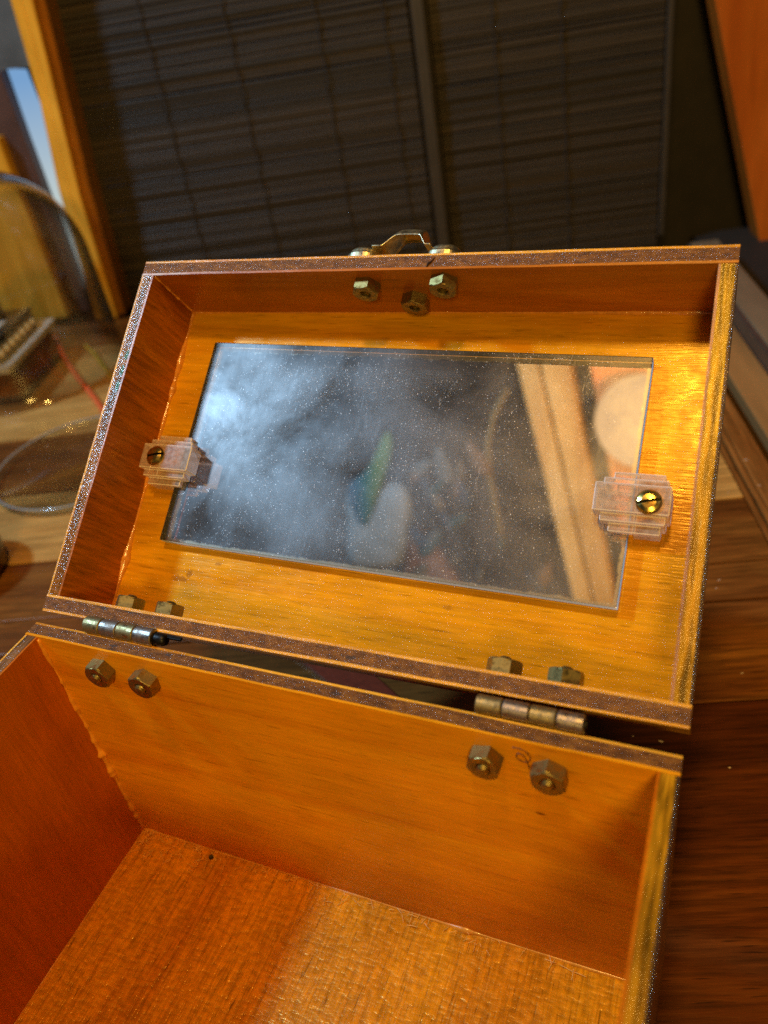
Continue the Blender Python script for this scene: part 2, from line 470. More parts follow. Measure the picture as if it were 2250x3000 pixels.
def m_mirror_face():
    """front face of the mirror's glass sheet: clear glass with smears and settled dust on it"""
    s = NT('dusty_mirror_face')
    tr = s.n('ShaderNodeBsdfTransparent'); tr.inputs['Color'].default_value = (0.98, 0.99, 0.985, 1)
    gg = s.n('ShaderNodeBsdfAnisotropic'); gg.inputs['Roughness'].default_value = 0.0
    g = s.n('ShaderNodeMixShader')
    lf = s.n('ShaderNodeLayerWeight', Blend=0.5)
    s.set(g.inputs[0], s.math('ADD', s.math('MULTIPLY', s.math('POWER', lf.outputs['Facing'], 4.0), 0.6), 0.04))
    s.t.links.new(tr.outputs[0], g.inputs[1]); s.t.links.new(gg.outputs[0], g.inputs[2])
    last = g
    f1 = s.noise(s.map((30, 30, 30), (1.3, 0.4, 0)), 1, 5, 0.6, 0.4)
    f2 = s.noise(s.map((700, 60, 60), rot=(0, 0, 0.35)), 1, 3, 0.6, 0.8)
    smear = s.math('MULTIPLY', s.ramp(f1, [(0.36, 0.014), (0.70, 0.14)]), s.ramp(f2, [(0.25, 0.88), (0.75, 1.08)]))
    gl = s.n('ShaderNodeBsdfAnisotropic')
    gl.inputs['Roughness'].default_value = 0.34
    m = s.n('ShaderNodeMixShader')
    s.set(m.inputs[0], smear)
    s.t.links.new(last.outputs[0], m.inputs[1]); s.t.links.new(gl.outputs[0], m.inputs[2])
    last = m
    for sc, th in ((1500, 0.20), (2900, 0.28), (480, 0.05)):
        vo = s.n('ShaderNodeTexVoronoi')
        s.set(vo.inputs['Vector'], s.map((1, 1, 0.01), (sc * .01, 0, 0))); vo.inputs['Scale'].default_value = sc
        pick = s.n('ShaderNodeSeparateColor'); s.set(pick.inputs[0], vo.outputs['Color'])
        dense = s.ramp(s.noise(s.map((55, 55, 55), (4, 2, 0)), 1, 3, 0.6), [(0.38, 0.97), (0.68, 0.60)])
        dot = s.math('MULTIPLY', s.math('LESS_THAN', vo.outputs['Distance'], s.math('MULTIPLY', pick.outputs[1], th)), s.math('GREATER_THAN', pick.outputs[0], dense))
        df = s.n('ShaderNodeBsdfDiffuse'); df.inputs['Color'].default_value = (0.9, 0.9, 0.9, 1)
        g2 = s.n('ShaderNodeBsdfAnisotropic'); g2.inputs['Roughness'].default_value = 0.45
        ad = s.n('ShaderNodeMixShader'); ad.inputs[0].default_value = 0.5
        s.t.links.new(df.outputs[0], ad.inputs[1]); s.t.links.new(g2.outputs[0], ad.inputs[2])
        nm = s.n('ShaderNodeMixShader')
        s.set(nm.inputs[0], dot)
        s.t.links.new(last.outputs[0], nm.inputs[1]); s.t.links.new(ad.outputs[0], nm.inputs[2])
        last = nm
    # a few fine wiping scratches
    wn = s.noise(s.map((240, 30, 30), (7, 0, 0), (0, 0, -0.5)), 1, 4, 0.7, 0.3)
    sc_ = s.math('MULTIPLY', s.ramp(s.math('ABSOLUTE', s.math('SUBTRACT', wn, 0.56)), [(0.0, 0.22), (0.005, 0.0)]), s.ramp(s.noise(s.map((40, 40, 40), (9, 3, 0)), 1, 2), [(0.56, 0.0), (0.66, 1.0)]))
    g3 = s.n('ShaderNodeBsdfAnisotropic'); g3.inputs['Roughness'].default_value = 0.4
    n3 = s.n('ShaderNodeMixShader'); s.set(n3.inputs[0], sc_)
    s.t.links.new(last.outputs[0], n3.inputs[1]); s.t.links.new(g3.outputs[0], n3.inputs[2])
    s.t.links.new(n3.outputs[0], s.out.inputs[0])
    return s.m
M_mface = m_mirror_face()


def emit(name, col, strength, col2=None, axis=2, lo=0.0, hi=1.0):
    s = NT(name)
    e = s.n('ShaderNodeEmission')
    e.inputs['Strength'].default_value = strength
    if col2:
        sx = s.n('ShaderNodeSeparateXYZ'); s.set(sx.inputs[0], s.tc.outputs['Generated'])
        s.set(e.inputs['Color'], s.ramp(sx.outputs[axis], [(lo, col), (hi, col2)]))
    else:
        e.inputs['Color'].default_value = (*col, 1)
    s.t.links.new(e.outputs[0], s.out.inputs[0])
    return s.m

# ------------------------------------------------------------ box dimensions
W, D, H = 0.200, 0.1299, 0.11084
tb, ts, tf = 0.00557, 0.0050, 0.004
d_l, tp = 0.0297, 0.003
tv = 0.0008
LID = Matrix(((1, 0, 0, 0.00073), (0, 0.80293, -0.59596, 0.00334), (0, 0.59596, 0.80293, 0.11315), (0, 0, 0, 1)))
LID = LID @ Matrix.Rotation(R(0.68), 4, 'Z')

# ------------------------------------------------------------ room frame (table and wall run 19 degrees off the box)
U = Matrix.Rotation(R(19), 4, 'Z')   # local x = along the wall, local y = towards the wall

M_table = wood('dark_table_wood', (0.23, 0.070, 0.012), (0.12, 0.030, 0.005), (0.035, 0.008, 0.002), 'x', rough=0.42, coat=0.45, crough=0.28, bump=0.4, fine=0.5, poredark=0.35, peel=0.15, scale=.55)
M_table2 = wood('mid_table_wood', (0.31, 0.125, 0.024), (0.195, 0.065, 0.012), (0.08, 0.024, 0.005), 'x', rough=0.42, coat=0.45, crough=0.28, bump=0.4, fine=0.45, poredark=0.4, peel=0.15, scale=.5, seed=4.0)
M_table3 = wood('light_table_wood', (0.66, 0.39, 0.115), (0.52, 0.27, 0.07), (0.26, 0.10, 0.022), 'x', rough=0.42, coat=0.45, crough=0.28, bump=0.4, fine=0.4, poredark=0.5, peel=0.15, scale=.45, seed=9.0)
M_trim = wood('table_trim_wood', (0.38, 0.17, 0.045), (0.26, 0.10, 0.022), (0.12, 0.04, 0.01), 'y', rough=0.4, coat=0.5, crough=0.25, bump=0.4, fine=0.4, poredark=0.5, peel=0.2, scale=.5)
M_post = wood('honey_post_wood', (0.92, 0.52, 0.07), (0.85, 0.42, 0.04), (0.68, 0.30, 0.02), 'z', rough=0.45, coat=0.2, fine=0.15, poredark=0.7, scale=.4, bump=.2)
M_orange = wood('orange_post_wood', (0.60, 0.16, 0.02), (0.52, 0.12, 0.012), (0.40, 0.08, 0.008), 'z', rough=0.5, coat=0.1, fine=0.1, poredark=0.8, scale=.4, bump=.1)

table = root('table', (0, 0, -0.03), 'dark wood table made of planks with a moulded end board', 'table')
vs = [-0.40, 0.042, 0.101, 0.1275, 0.179, 0.255, 0.335, 0.425, 0.50, 0.565]
for i, (v0, v1) in enumerate(zip(vs, vs[1:])):
    g = 0.0005
    mesh_obj('plank', box(-0.95, 0.2845, v0 + g, v1 - g, -0.03, 0.0 - 0.0002 * (i % 2), 0.0007), (M_table, M_table2, M_table2, M_table2, M_table3, M_table2, M_table3, M_table3, M_table2)[i], table, U)
for u0, u1, zt in ((0.2853, 0.2885, -0.0008), (0.2891, 0.2925, 0.0006), (0.2931, 0.306, 0.0004)):
    mesh_obj('end_board', box(u0, u1, -0.40, 0.565, -0.03, zt, 0.0009), M_trim, table, U)
mesh_obj('hole_plug', lathe([(0, 0.0003), (0.0052, 0.0003), (0.0055, 0.0)], (0.2294, 0.1145, 0.0), close=False, seg=24), simple('plug_dark', (0.03, 0.012, 0.006), 0.6), table, U, smooth=True)

# pale specks of dust lying on the table
bm = bmesh.new()
for i in range(150):
    if i < 90:
        u, v = rnd.uniform(0.19, 0.30), rnd.uniform(-0.02, 0.5)
    else:
        u, v = rnd.uniform(-0.35, 0.0), rnd.uniform(0.10, 0.45)
    r = rnd.uniform(0.0002, 0.0006)
    if 0.2835 < u < 0.294: continue
    zt = 0.0006 if u > 0.29 else 0.0003
    b = bmesh.new(); bmesh.ops.create_icosphere(b, subdivisions=1, radius=r)
    a = rnd.uniform(0, 3.1); q = rnd.uniform(1, 2.5)
    for w in b.verts:
        x, y = w.co.x * q, w.co.y
        w.co = Vector((u + x * math.cos(a) - y * math.sin(a), v + x * math.sin(a) + y * math.cos(a), zt + w.co.z * 0.4))
    join(bm, b)
o = mesh_obj('dust_specks', bm, simple('pale_dust', (0.6, 0.45, 0.33), 0.7), None, U, kind='stuff')
o['label'] = 'pale dust specks scattered over the dark table'; o['category'] = 'dust'

# ledge beyond the table's right end
M_tan = simple('tan_board', (0.34, 0.19, 0.07), 0.4, 0.3, 60, 0.4, 0.2, stretch=(1, .1, 1))
M_pale = simple('weathered_pale_board', (0.19, 0.15, 0.10), 0.5, 0.3, 60, 0.2, 0.3, stretch=(1, .15, 1))
M_bluegrey = simple('dark_grey_edge', (0.05, 0.046, 0.046), 0.35, 0.3, 90, 0.4, 0.2)
M_black = simple('black_recess', (0.015, 0.012, 0.011), 0.8, 0.4, 40)
led = root('window_ledge', (0.34, 0.4, -0.03), 'tan and pale grey ledge boards just beyond the right table end', 'ledge')
mesh_obj('tan_board', box(0.314, 0.3375, -0.3, 0.56, -0.03, 0.0, 0.001), M_tan, led, U)
mesh_obj('grey_edge', box(0.3378, 0.3412, -0.3, 0.531, -0.03, 0.0118, 0.0008), M_bluegrey, led, U)
mesh_obj('pale_board', box(0.3415, 0.3645, -0.3, 0.533, -0.03, 0.0122, 0.001), M_pale, led, U)

# wall, floor of the room
def struct(name, bm, mat, M=None):
    o = mesh_obj(name, bm, mat, None, M); o['kind'] = 'structure'
    return o
struct('wall', box(-1.6, 1.4, 0.64, 0.68, -0.8, 1.1), M_black, U)
struct('floor', box(-1.8, 1.6, -1.2, 0.7, -0.84, -0.80), simple('room_floor', (0.05, 0.03, 0.02), 0.6, 0.3, 20), U)
struct('window_recess', box(0.366, 0.46, -0.3, 0.62, -0.05, -0.012), M_black, U)

# ------------------------------------------------------------ reed blind
M_reed = [simple('dark_reed_%s' % n, c, 0.6, 0.3, 30, 0.05, 0.4, 0.0006, stretch=(1, 12, 12)) for n, c in
          (('a', (0.024, 0.016, 0.009)), ('b', (0.019, 0.013, 0.0075)), ('c', (0.030, 0.020, 0.011)), ('d', (0.014, 0.010, 0.006)))]
M_cord = simple('black_cord', (0.016, 0.012, 0.010), 0.8)
M_batten = simple('dark_batten', (0.036, 0.028, 0.020), 0.5, 0.3, 60, stretch=(4, 4, 1))
def blind(u0, u1, label, cords, zt, rs, dark):
    r = random.Random(rs)
    b = root('reed_blind', tuple(U @ Vector(((u0 + u1) / 2, 0.60, 0.0))), label, 'blind', 'reed blinds on the dark window')
    z = -0.02
    cache = {}
    while z < zt:
        h = r.uniform(0.0034, 0.0052)
        gap = r.choice((-0.0002, 0.0, 0.0001, 0.0002, 0.0009))
        n = 14
        ph = r.uniform(0, 50); amp = 0.0005
        j = r.uniform(-0.0009, 0.0009)
        bm = strip('x', u0, u1, n, 0.598 + j, 0.6015 + j, lambda t: z + wv(t, 14, ph) * amp, lambda t: z + h + wv(t, 14, ph + 3) * amp)
        bevel(bm, 0.0007, 1)
        m = M_reed[3] if (dark and dark[0] < z < dark[1]) else M_reed[r.choice((0, 0, 1, 1, 2, 3))]
        mesh_obj('slat', bm, m, b, U)
        z += h + gap
    for c0, c1 in cords:
        path = [(c0 + (c1 - c0) * (1 - k / 30) + 0.0009 * math.sin(k * 2.1), 0.5965 + 0.0008 * math.sin(k * 3.1), -0.02 + (zt + 0.02) * k / 30) for k in range(31)]
        rr = [0.0005 + 0.0004 * (k % 2) for k in range(31)]
        mesh_obj('cord', tube(path, rr, 6), M_cord, b, U, smooth=True)
    return b
b1 = blind(-0.205, 0.1205, 'brown reed blind left of the centre batten', ((0.0453, 0.0437), (0.0994, 0.1013), (-0.03, -0.032), (-0.10, -0.105)), 0.31, 3, (0.156, 0.178))
b2 = blind(0.137, 0.328, 'brown reed blind right of the centre batten', ((0.1885, 0.1896), (0.2428, 0.2475)), 0.26, 11, None)
mesh_obj('batten', box(0.3285, 0.3335, 0.594, 0.602, 0.0, 0.26, 0.0008), M_batten, b2, U)
t = root('centre_batten', tuple(U @ Vector((0.1285, 0.60, 0.0))), 'narrow upright batten between the two reed blinds', 'batten')
mesh_obj('batten_strip', box(0.1232, 0.1335, 0.590, 0.602, -0.02, 0.31, 0.001), M_batten, t, U)
mesh_obj('batten_bead', box(0.1338, 0.1358, 0.592, 0.602, -0.02, 0.31, 0.0005), simple('dark_bead', (0.02, 0.016, 0.013), 0.7), t, U)  # plain dark strip along the batten's right side

# ------------------------------------------------------------ posts (polygon on a plane v = c, real thickness behind it)
def prism(pts, v0, v1, bev=0.0008):
    bm = bmesh.new()
    a = [bm.verts.new((u, v0, z)) for u, z in pts]
    c = [bm.verts.new((u, v1, z)) for u, z in pts]
    n = len(pts)
    bm.faces.new(a); bm.faces.new(c[::-1])
    for i in range(n):
        bm.faces.new((a[i], c[i], c[(i + 1) % n], a[(i + 1) % n]))
    bmesh.ops.recalc_face_normals(bm, faces=bm.faces[:])
    bevel(bm, bev, 1)
    return bm
p = root('window_post', tuple(U @ Vector((-0.195, 0.575, 0.0))), 'honey coloured wooden window post with a groove, behind the glass dome', 'post')
mesh_obj('left_board', prism([(-0.1880, 0.33), (-0.1985, 0.20), (-0.2110, 0.1256), (-0.2220, 0.0), (-0.2110, 0.0), (-0.2020, 0.1179), (-0.1863, 0.2278), (-0.1790, 0.33)], 0.568, 0.61), M_post, p, U)
mesh_obj('right_board', prism([(-0.1786, 0.33), (-0.1859, 0.2278), (-0.2016, 0.1179), (-0.2106, 0.0), (-0.1990, 0.0), (-0.1925, 0.1166), (-0.1660, 0.33)], 0.566, 0.61), M_post, p, U)
mesh_obj('shaded_side', prism([(-0.1657, 0.33), (-0.1922, 0.1166), (-0.1987, 0.0), (-0.1935, 0.0), (-0.1850, 0.1155), (-0.1600, 0.33)], 0.574, 0.61), wood('shaded_side_wood', (0.45, 0.20, 0.03), (0.38, 0.15, 0.02), (0.28, 0.1, 0.012), 'z', scale=.4), p, U)  # side face of the post, its shade painted as a darker wood tone

w = root('daylit_window', tuple(U @ Vector((-0.225, 0.61, 0.1))), 'pale blue sliver of window pane left of the honey post', 'window')
M_win = emit('daylight_pane', (0.60, 0.70, 0.70), 0.85, (0.22, 0.42, 0.72), 2, 0.45, 0.95)
mesh_obj('pane', prism([(-0.222, 0.2185), (-0.238, 0.2215), (-0.2395, 0.1676), (-0.240, 0.12), (-0.240, 0.02), (-0.215, 0.02)], 0.6125, 0.616, 0), M_win, w, U)
mesh_obj('upper_pane', prism([(-0.180, 0.34), (-0.26, 0.34), (-0.26, 0.2222), (-0.20, 0.2192)], 0.6125, 0.616, 0), simple('dim_pane', (0.10, 0.11, 0.12), 0.2, 0.3, 30, 0.5), w, U)
mesh_obj('sash', prism([(-0.2395, 0.2214), (-0.30, 0.2214), (-0.30, 0.0), (-0.2405, 0.0), (-0.2403, 0.12), (-0.240, 0.1676)], 0.600, 0.6120, 0.0005), simple('dark_sash', (0.075, 0.035, 0.028), 0.5, 0.3, 30), w, U)
mesh_obj('jamb', prism([(-0.258, 0.172), (-0.36, 0.172), (-0.36, 0.0), (-0.26, 0.0), (-0.259, 0.13)], 0.588, 0.5998, 0.0005), M_post, w, U)

p = root('leaning_board', tuple(U @ Vector((0.39, 0.59, 0.0))), 'deep orange wooden board at the right edge beside the dark wall', 'board')
mesh_obj('board_face', prism([(0.352, 0.22), (0.3609, 0.1863), (0.4108, 0.006), (0.434, -0.08), (0.56, -0.08), (0.56, 0.22)], 0.58, 0.61), M_orange, p, U)

# ------------------------------------------------------------ glass dome with the instrument under it
dc = Vector((-0.37806, 0.35576, 0))
dr, dh = 0.081, 0.0914
bm = bmesh.new()
th = 0.0022
prof = [(dr - th, 0.0002), (dr, 0.0002), (dr + .0008, 0.002), (dr, 0.004)] + [(dr, dh * k / 6) for k in range(1, 7)]
prof += [(dr * math.cos(R(a)), dh + dr * math.sin(R(a))) for a in range(6, 90, 6)] + [(0, dh + dr)]
lathe(prof, dc, seg=72, bm=bm, close=False)
inner = [(0, dh + dr - th)] + [((dr - th) * math.cos(R(a)), dh + (dr - th) * math.sin(R(a))) for a in range(84, 0, -6)] + [(dr - th, dh * k / 6) for k in range(6, 0, -1)] + [(dr - th, 0.0002)]
lathe(inner, dc, seg=72, bm=bm, close=False)
bmesh.ops.remove_doubles(bm, verts=bm.verts[:], dist=1e-6)
o = mesh_obj('glass_dome', bm, M_glass, None, smooth=True)
o['label'] = 'clear glass bell dome covering an old instrument on the table'; o['category'] = 'glass dome'

ins = root('instrument', tuple(U @ Vector((-0.262, 0.44, 0))), 'old wood and brass instrument standing under the glass dome', 'instrument')
M_inst = wood('instrument_wood', (0.42, 0.18, 0.04), (0.26, 0.09, 0.02), (0.12, 0.04, 0.012), 'y', rough=.4, coat=.4, scale=.5)
M_pl = simple('grey_plate', (0.55, 0.52, 0.45), 0.3, 0.25, 120, 0.5)
M_brassp = simple('aged_brass_heads', (0.62, 0.46, 0.20), 0.3, 0.2, 200, 0.4)
mesh_obj('plinth', box(-0.298, -0.2264, 0.400, 0.486, 0.0002, 0.030, 0.002), M_inst, ins, U)
mesh_obj('skirt', box(-0.300, -0.2244, 0.398, 0.488, 0.0002, 0.007, 0.001), simple('dark_skirt', (0.04, 0.018, 0.01), .4, coat=.5), ins, U)
mesh_obj('rail', box(-0.303, -0.2216, 0.392, 0.492, 0.030, 0.0355, 0.001), M_pl, ins, U)
mesh_obj('brass_tier', box(-0.292, -0.232, 0.402, 0.478, 0.0355, 0.047, 0.001), metal('old_brass_tier', (0.40, 0.33, 0.18), 0.35), ins, U)
mesh_obj('dark_bar', box(-0.296, -0.2345, 0.396, 0.484, 0.047, 0.051, 0.001), simple('dark_bar', (0.03, 0.028, 0.02), .4, coat=.4), ins, U)
for k in range(7):
    v = 0.407 + 0.0105 * k
    mesh_obj('brass_screw', lathe([(0.0036, 0), (0.0036, 0.002), (0.0028, 0.0034), (0, 0.004)], (-0.232, v, 0.0415), (1, 0, 0), 14, close=False), M_brassp, ins, U, smooth=True)
mesh_obj('cover_plate', box(-0.288, -0.242, 0.404, 0.452, 0.051, 0.053, 0.0008), M_pl, ins, U)
mesh_obj('coil', lathe([(0, 0), (0.011, 0), (0.012, 0.002), (0.010, 0.004), (0.010, 0.024), (0.012, 0.026), (0.011, 0.028), (0, 0.028)], (-0.262, 0.466, 0.051), seg=24), simple('black_coil', (0.02, 0.018, 0.022), .4), ins, U, smooth=True)
mesh_obj('pillar', lathe([(0.003, 0), (0.003, 0.03), (0.005, 0.033), (0.005, 0.037), (0, 0.041)], (-0.283, 0.43, 0.053), seg=16, close=False), M_screw, ins, U, smooth=True)

def wire(name, pts, mat, label, r):
    P = [Vector(p) for p in pts]
    out = []
    for i in range(len(P) - 1):
        p0, p1, p2, p3 = P[max(i - 1, 0)], P[i], P[i + 1], P[min(i + 2, len(P) - 1)]
        for k in range(6):
            t_ = k / 6
            out.append(0.5 * ((2 * p1) + (p2 - p0) * t_ + (2 * p0 - 5 * p1 + 4 * p2 - p3) * t_ ** 2 + (3 * p1 - p0 - 3 * p2 + p3) * t_ ** 3))
    out.append(P[-1])
    o = mesh_obj(name, tube([(q.x, q.y, max(q.z, r + .0003)) for q in out], r, 8), mat, None, smooth=True)
    o['label'] = label; o['category'] = 'wire'
wire('red_wire', [(-0.388, 0.402, 0.012), (-0.366, 0.382, 0.004), (-0.325, 0.35, 0), (-0.288, 0.323, 0), (-0.255, 0.298, 0), (-0.21, 0.26, 0), (-0.16, 0.23, 0)], M_redwire, 'red wire running from under the dome across the table', 0.0022)
wire('yellow_wire', [(-0.36, 0.405, 0.003), (-0.343, 0.395, 0), (-0.316, 0.374, 0), (-0.287, 0.351, 0), (-0.25, 0.322, 0), (-0.2, 0.29, 0)], M_yelwire, 'yellow wire on the table to the right of the red one', 0.0016)

# round glass lid lying on the table
bm = bmesh.new()
c = (-0.2187, 0.2289, 0)
rr_ = 0.062
lathe([(0, 0.0004), (rr_ - .001, 0.0004), (rr_, 0.0012), (rr_, 0.0045), (rr_ - .0006, 0.005), (rr_ - .0022, 0.005), (rr_ - .0026, 0.0042), (rr_ - .0028, 0.0022), (0, 0.0022)], c, seg=80, bm=bm, close=False)
o = mesh_obj('glass_dish', bm, M_dish, None, smooth=True)
o['label'] = 'flat round glass dish lying on the table left of the wooden box'; o['category'] = 'dish'
rim = tube([(c[0] + (rr_ - .0009) * math.cos(2 * math.pi * k / 72), c[1] + (rr_ - .0009) * math.sin(2 * math.pi * k / 72), 0.0052) for k in range(73)], 0.0008, 8)
rm = mesh_obj('rim', rim, simple('ground_rim', (0.30, 0.31, 0.30), 0.12, 0.1, 200, 1.0), o, smooth=True, sub=True)

# dark turned jar at the left edge
bm = bmesh.new()
lathe([(0, 0), (0.030, 0), (0.033, 0.003), (0.034, 0.012), (0.031, 0.022), (0.0325, 0.028), (0.030, 0.034), (0.026, 0.0345), (0.025, 0.008), (0, 0.008)], (-0.2185, 0.1045, 0.0002), seg=56, bm=bm, close=False)
o = mesh_obj('turned_bowl', bm, wood('turned_wood', (0.11, 0.04, 0.02), (0.07, 0.022, 0.012), (0.03, 0.01, 0.006), 'x', coat=.5), None, smooth=True)
o['label'] = 'small dark brown turned wooden pot at the left edge of the picture'; o['category'] = 'pot'

# red strap behind the box, seen through the hinge gap
STR = Matrix.Translation((0.043, 0.094, 0)) @ Matrix.Rotation(R(-27), 4, 'Z')
o = mesh_obj('red_strap', strip('x', -0.10, 0.08, 30, lambda t: -0.0085 - 1.2 * t * t, lambda t: 0.0085 - 1.2 * t * t, 0.0004, lambda t: 0.0032 + 0.0004 * math.sin(t * 80)), simple('red_leather', (0.24, 0.035, 0.012), 0.35, 0.3, 300, 0.5), None, STR)
o['label'] = 'dark red strap glimpsed through the gap between lid and box'; o['category'] = 'strap'

# ------------------------------------------------------------ the wooden box
BOX = root('wooden_box', (0.1, -D / 2, 0.0), 'open amber varnished plywood box with a mirror fixed inside its raised lid', 'box')

def ply(name, x0, x1, y0, y1, z0, z1, inner_side, M, inner_mat, seed, core=None):
    """wall running along x: brown core, a veneer each side; inner_side = +1 if the inside is at larger y"""
    s1 = lambda t: wv(t, 45, seed) * 0.00022 + wv(t, 300, seed + 2) * 0.00006
    s2 = lambda t: wv(t, 45, seed + 5) * 0.00016 + wv(t, 300, seed + 6) * 0.00006
    zt = lambda t: z1 + wv(t, 90, seed + 9) * 0.00012
    n = 120
    w = mesh_obj(name, strip('x', x0, x1, n, lambda t: y0 + tv + s1(t), lambda t: y1 - tv - s2(t), z0, zt), core or M_core, BOX, M)
    v1 = strip('x', x0, x1, n, y0, lambda t: y0 + tv + s1(t) - 0.00002, z0, lambda t: zt(t) + 0.00006)
    v2 = strip('x', x0, x1, n, lambda t: y1 - tv - s2(t) + 0.00002, y1, z0, lambda t: zt(t) + 0.00006)
    a, b = (M_out2, inner_mat) if inner_side > 0 else (inner_mat, M_out2)
    mesh_obj('veneer', v1, a, w, M, sub=True)
    mesh_obj('veneer', v2, b, w, M, sub=True)
    return w
M_out2 = M_veneer

def with_top(mat_face, name):
    """veneer whose broad face has the inside colour and whose cut edge is yellow"""
    return mat_face

def side(name, x0, x1, y0, y1, z0, z1, M, core, inner, outer, inner_right, seed):
    """side wall along y"""
    zt = lambda t: z1 - 0.00012 + wv(t, 120, seed) * 0.00015
    e = lambda t: wv(t, 160, seed + 1) * 0.00012
    ti = 0.0007
    w = mesh_obj(name, strip('y', y0, y1, 90, lambda t: x0 + ti + e(t), lambda t: x1 - ti + e(t), z0, zt), core, BOX, M)
    A = strip('y', y0, y1, 90, x0, lambda t: x0 + ti + e(t) - .00002, z0, lambda t: zt(t) - 0.00003)
    B = strip('y', y0, y1, 90, lambda t: x1 - ti + e(t) + .00002, x1, z0, lambda t: zt(t) - 0.00003)
    mesh_obj('veneer', A, outer if inner_right else inner, w, M, sub=True)
    mesh_obj('veneer', B, inner if inner_right else outer, w, M, sub=True)
    return w

# base
z_b = 0.0003
ply('back_wall', 0, W, -tb, 0, z_b, H, -1, None, M_back, 1)
ply('front_wall', 0, W, -D, -D + tb, z_b, H, 1, None, M_back, 2)
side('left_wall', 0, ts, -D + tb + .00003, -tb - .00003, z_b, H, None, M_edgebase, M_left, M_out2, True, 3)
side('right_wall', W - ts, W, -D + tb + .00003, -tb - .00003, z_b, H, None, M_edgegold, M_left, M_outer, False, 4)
mesh_obj('floor_panel', box(ts + .00005, W - ts - .00005, -D + tb + .00005, -tb - .00005, 0.001, tf), M_floor, BOX)

# lid (local frame: y up the lid from the hinge, z out of the rim towards the viewer)
ply('lid_back_wall', 0, W, 0, tb, -d_l, 0, 1, LID, M_veneer, 11)
ply('lid_front_wall', 0, W, D - tb, D, -d_l, 0, -1, LID, M_lidtop, 12)
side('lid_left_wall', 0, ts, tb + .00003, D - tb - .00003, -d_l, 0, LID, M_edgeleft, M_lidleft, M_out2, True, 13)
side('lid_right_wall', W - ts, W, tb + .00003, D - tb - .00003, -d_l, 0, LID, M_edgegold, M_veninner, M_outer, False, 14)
mesh_obj('lid_panel', box(ts + .00005, W - ts - .00005, tb + .00005, D - tb - .00005, -d_l + .0002, -d_l + tp), M_panel, BOX, LID)
zp = -d_l + tp

# glue fillets
def bead(name, p0, p1, rmin, rmax, mat, M, seed, n=70, drip=()):
    p0, p1 = Vector(p0), Vector(p1)
    pts, rad = [], []
    for i in range(n + 1):
        t_ = i / n
        pts.append(p0.lerp(p1, t_))
        r = rmin + (rmax - rmin) * max(0, 0.5 + 0.9 * wv(t_, 14, seed))
        for dt, dw, dr_ in drip:
            r += dr_ * math.exp(-((t_ - dt) / dw) ** 2)
        rad.append(r)
    return mesh_obj(name, tube(pts, rad, 8, jitter=0.12), mat, BOX, M, smooth=True)
bead('glue_bead', (ts, tb, zp), (ts, D - tb, zp), 0.0005, 0.0013, M_glue, LID, 21, drip=((0.16, 0.03, 0.0009), (0.83, 0.05, 0.0010), (0.72, 0.02, 0.0012)))
bead('glue_bead', (ts, D - tb, zp), (W - ts, D - tb, zp), 0.0002, 0.0006, M_glue, LID, 22, n=160, drip=((0.80, 0.03, 0.0003), (0.88, 0.04, 0.0006), (0.96, 0.02, 0.0006), (0.25, 0.03, 0.0003)))
bead('glue_bead', (ts, D - tb, zp), (ts, D - tb, -0.001), 0.0001, 0.0007, M_glue, LID, 23, n=30)
bead('glue_bead', (ts, -tb, tf), (ts, -tb, H - .001), 0.0004, 0.0013, M_glueY, None, 24, n=90, drip=[(rnd.uniform(0.05, 1), rnd.uniform(.004, .02), rnd.uniform(0.0001, 0.0011)) for k in range(17)])
bead('glue_bead', (ts, -tb, tf), (W - ts, -tb, tf), 0.0002, 0.0008, M_glueY, None, 25, n=120, drip=((0.02, 0.02, 0.0008), (0.70, 0.02, 0.0010)))
bead('glue_bead', (W - ts - .0002, tb, zp), (W - ts - .0002, D - tb, zp), 0.0002, 0.0006, M_glue, LID, 26)
bead('glue_bead', (ts, -D + tb, tf), (ts, -tb, tf), 0.0001, 0.0004, M_glueY, None, 27)
bead('glue_bead', (W - ts - .0012, tb + .0012, zp), (W - ts - .012, tb + .0012, zp), 0.0002, 0.0012, M_glue, LID, 28, n=24)

# saw dust fibres in the base's corner
bm = bmesh.new()
for i in range(150):
    t_ = rnd.random() ** 1.8
    x = 0.007 + t_ * 0.17; y = -tb - 0.0008 - rnd.random() ** 2 * (0.010 if t_ < .3 else 0.005)
    a = rnd.uniform(0, math.pi); l = rnd.uniform(0.0008, 0.0042); z = tf + rnd.uniform(0.0002, 0.0011)
    dx, dy = math.cos(a) * l / 2, math.sin(a) * l / 2
    tube([(x - dx, y - dy, z), (x, y + rnd.uniform(-.0002, .0002), z + .0002), (x + dx, y + dy, z + rnd.uniform(-.0001, .0004))], rnd.uniform(0.00005, 0.00012), 4, bm)
o = mesh_obj('wood_fibres', bm, simple('pale_fibre', (0.85, 0.5, 0.12), 0.5), None, kind='stuff')
o['label'] = 'loose pale wood fibres lying in the back corner of the box floor'; o['category'] = 'fibres'
b = bmesh.new(); bmesh.ops.create_icosphere(b, subdivisions=2, radius=0.0009)
for v in b.verts: v.co = v.co * (1 + 0.3 * noise.noise(v.co * 3000)) + Vector((0.0385, -0.0085, tf + .0006))
o = mesh_obj('dark_crumb', b, simple('crumb', (0.05, 0.035, 0.01), .7), None)
o['label'] = 'tiny dark crumb at the back edge of the box floor'; o['category'] = 'crumb'

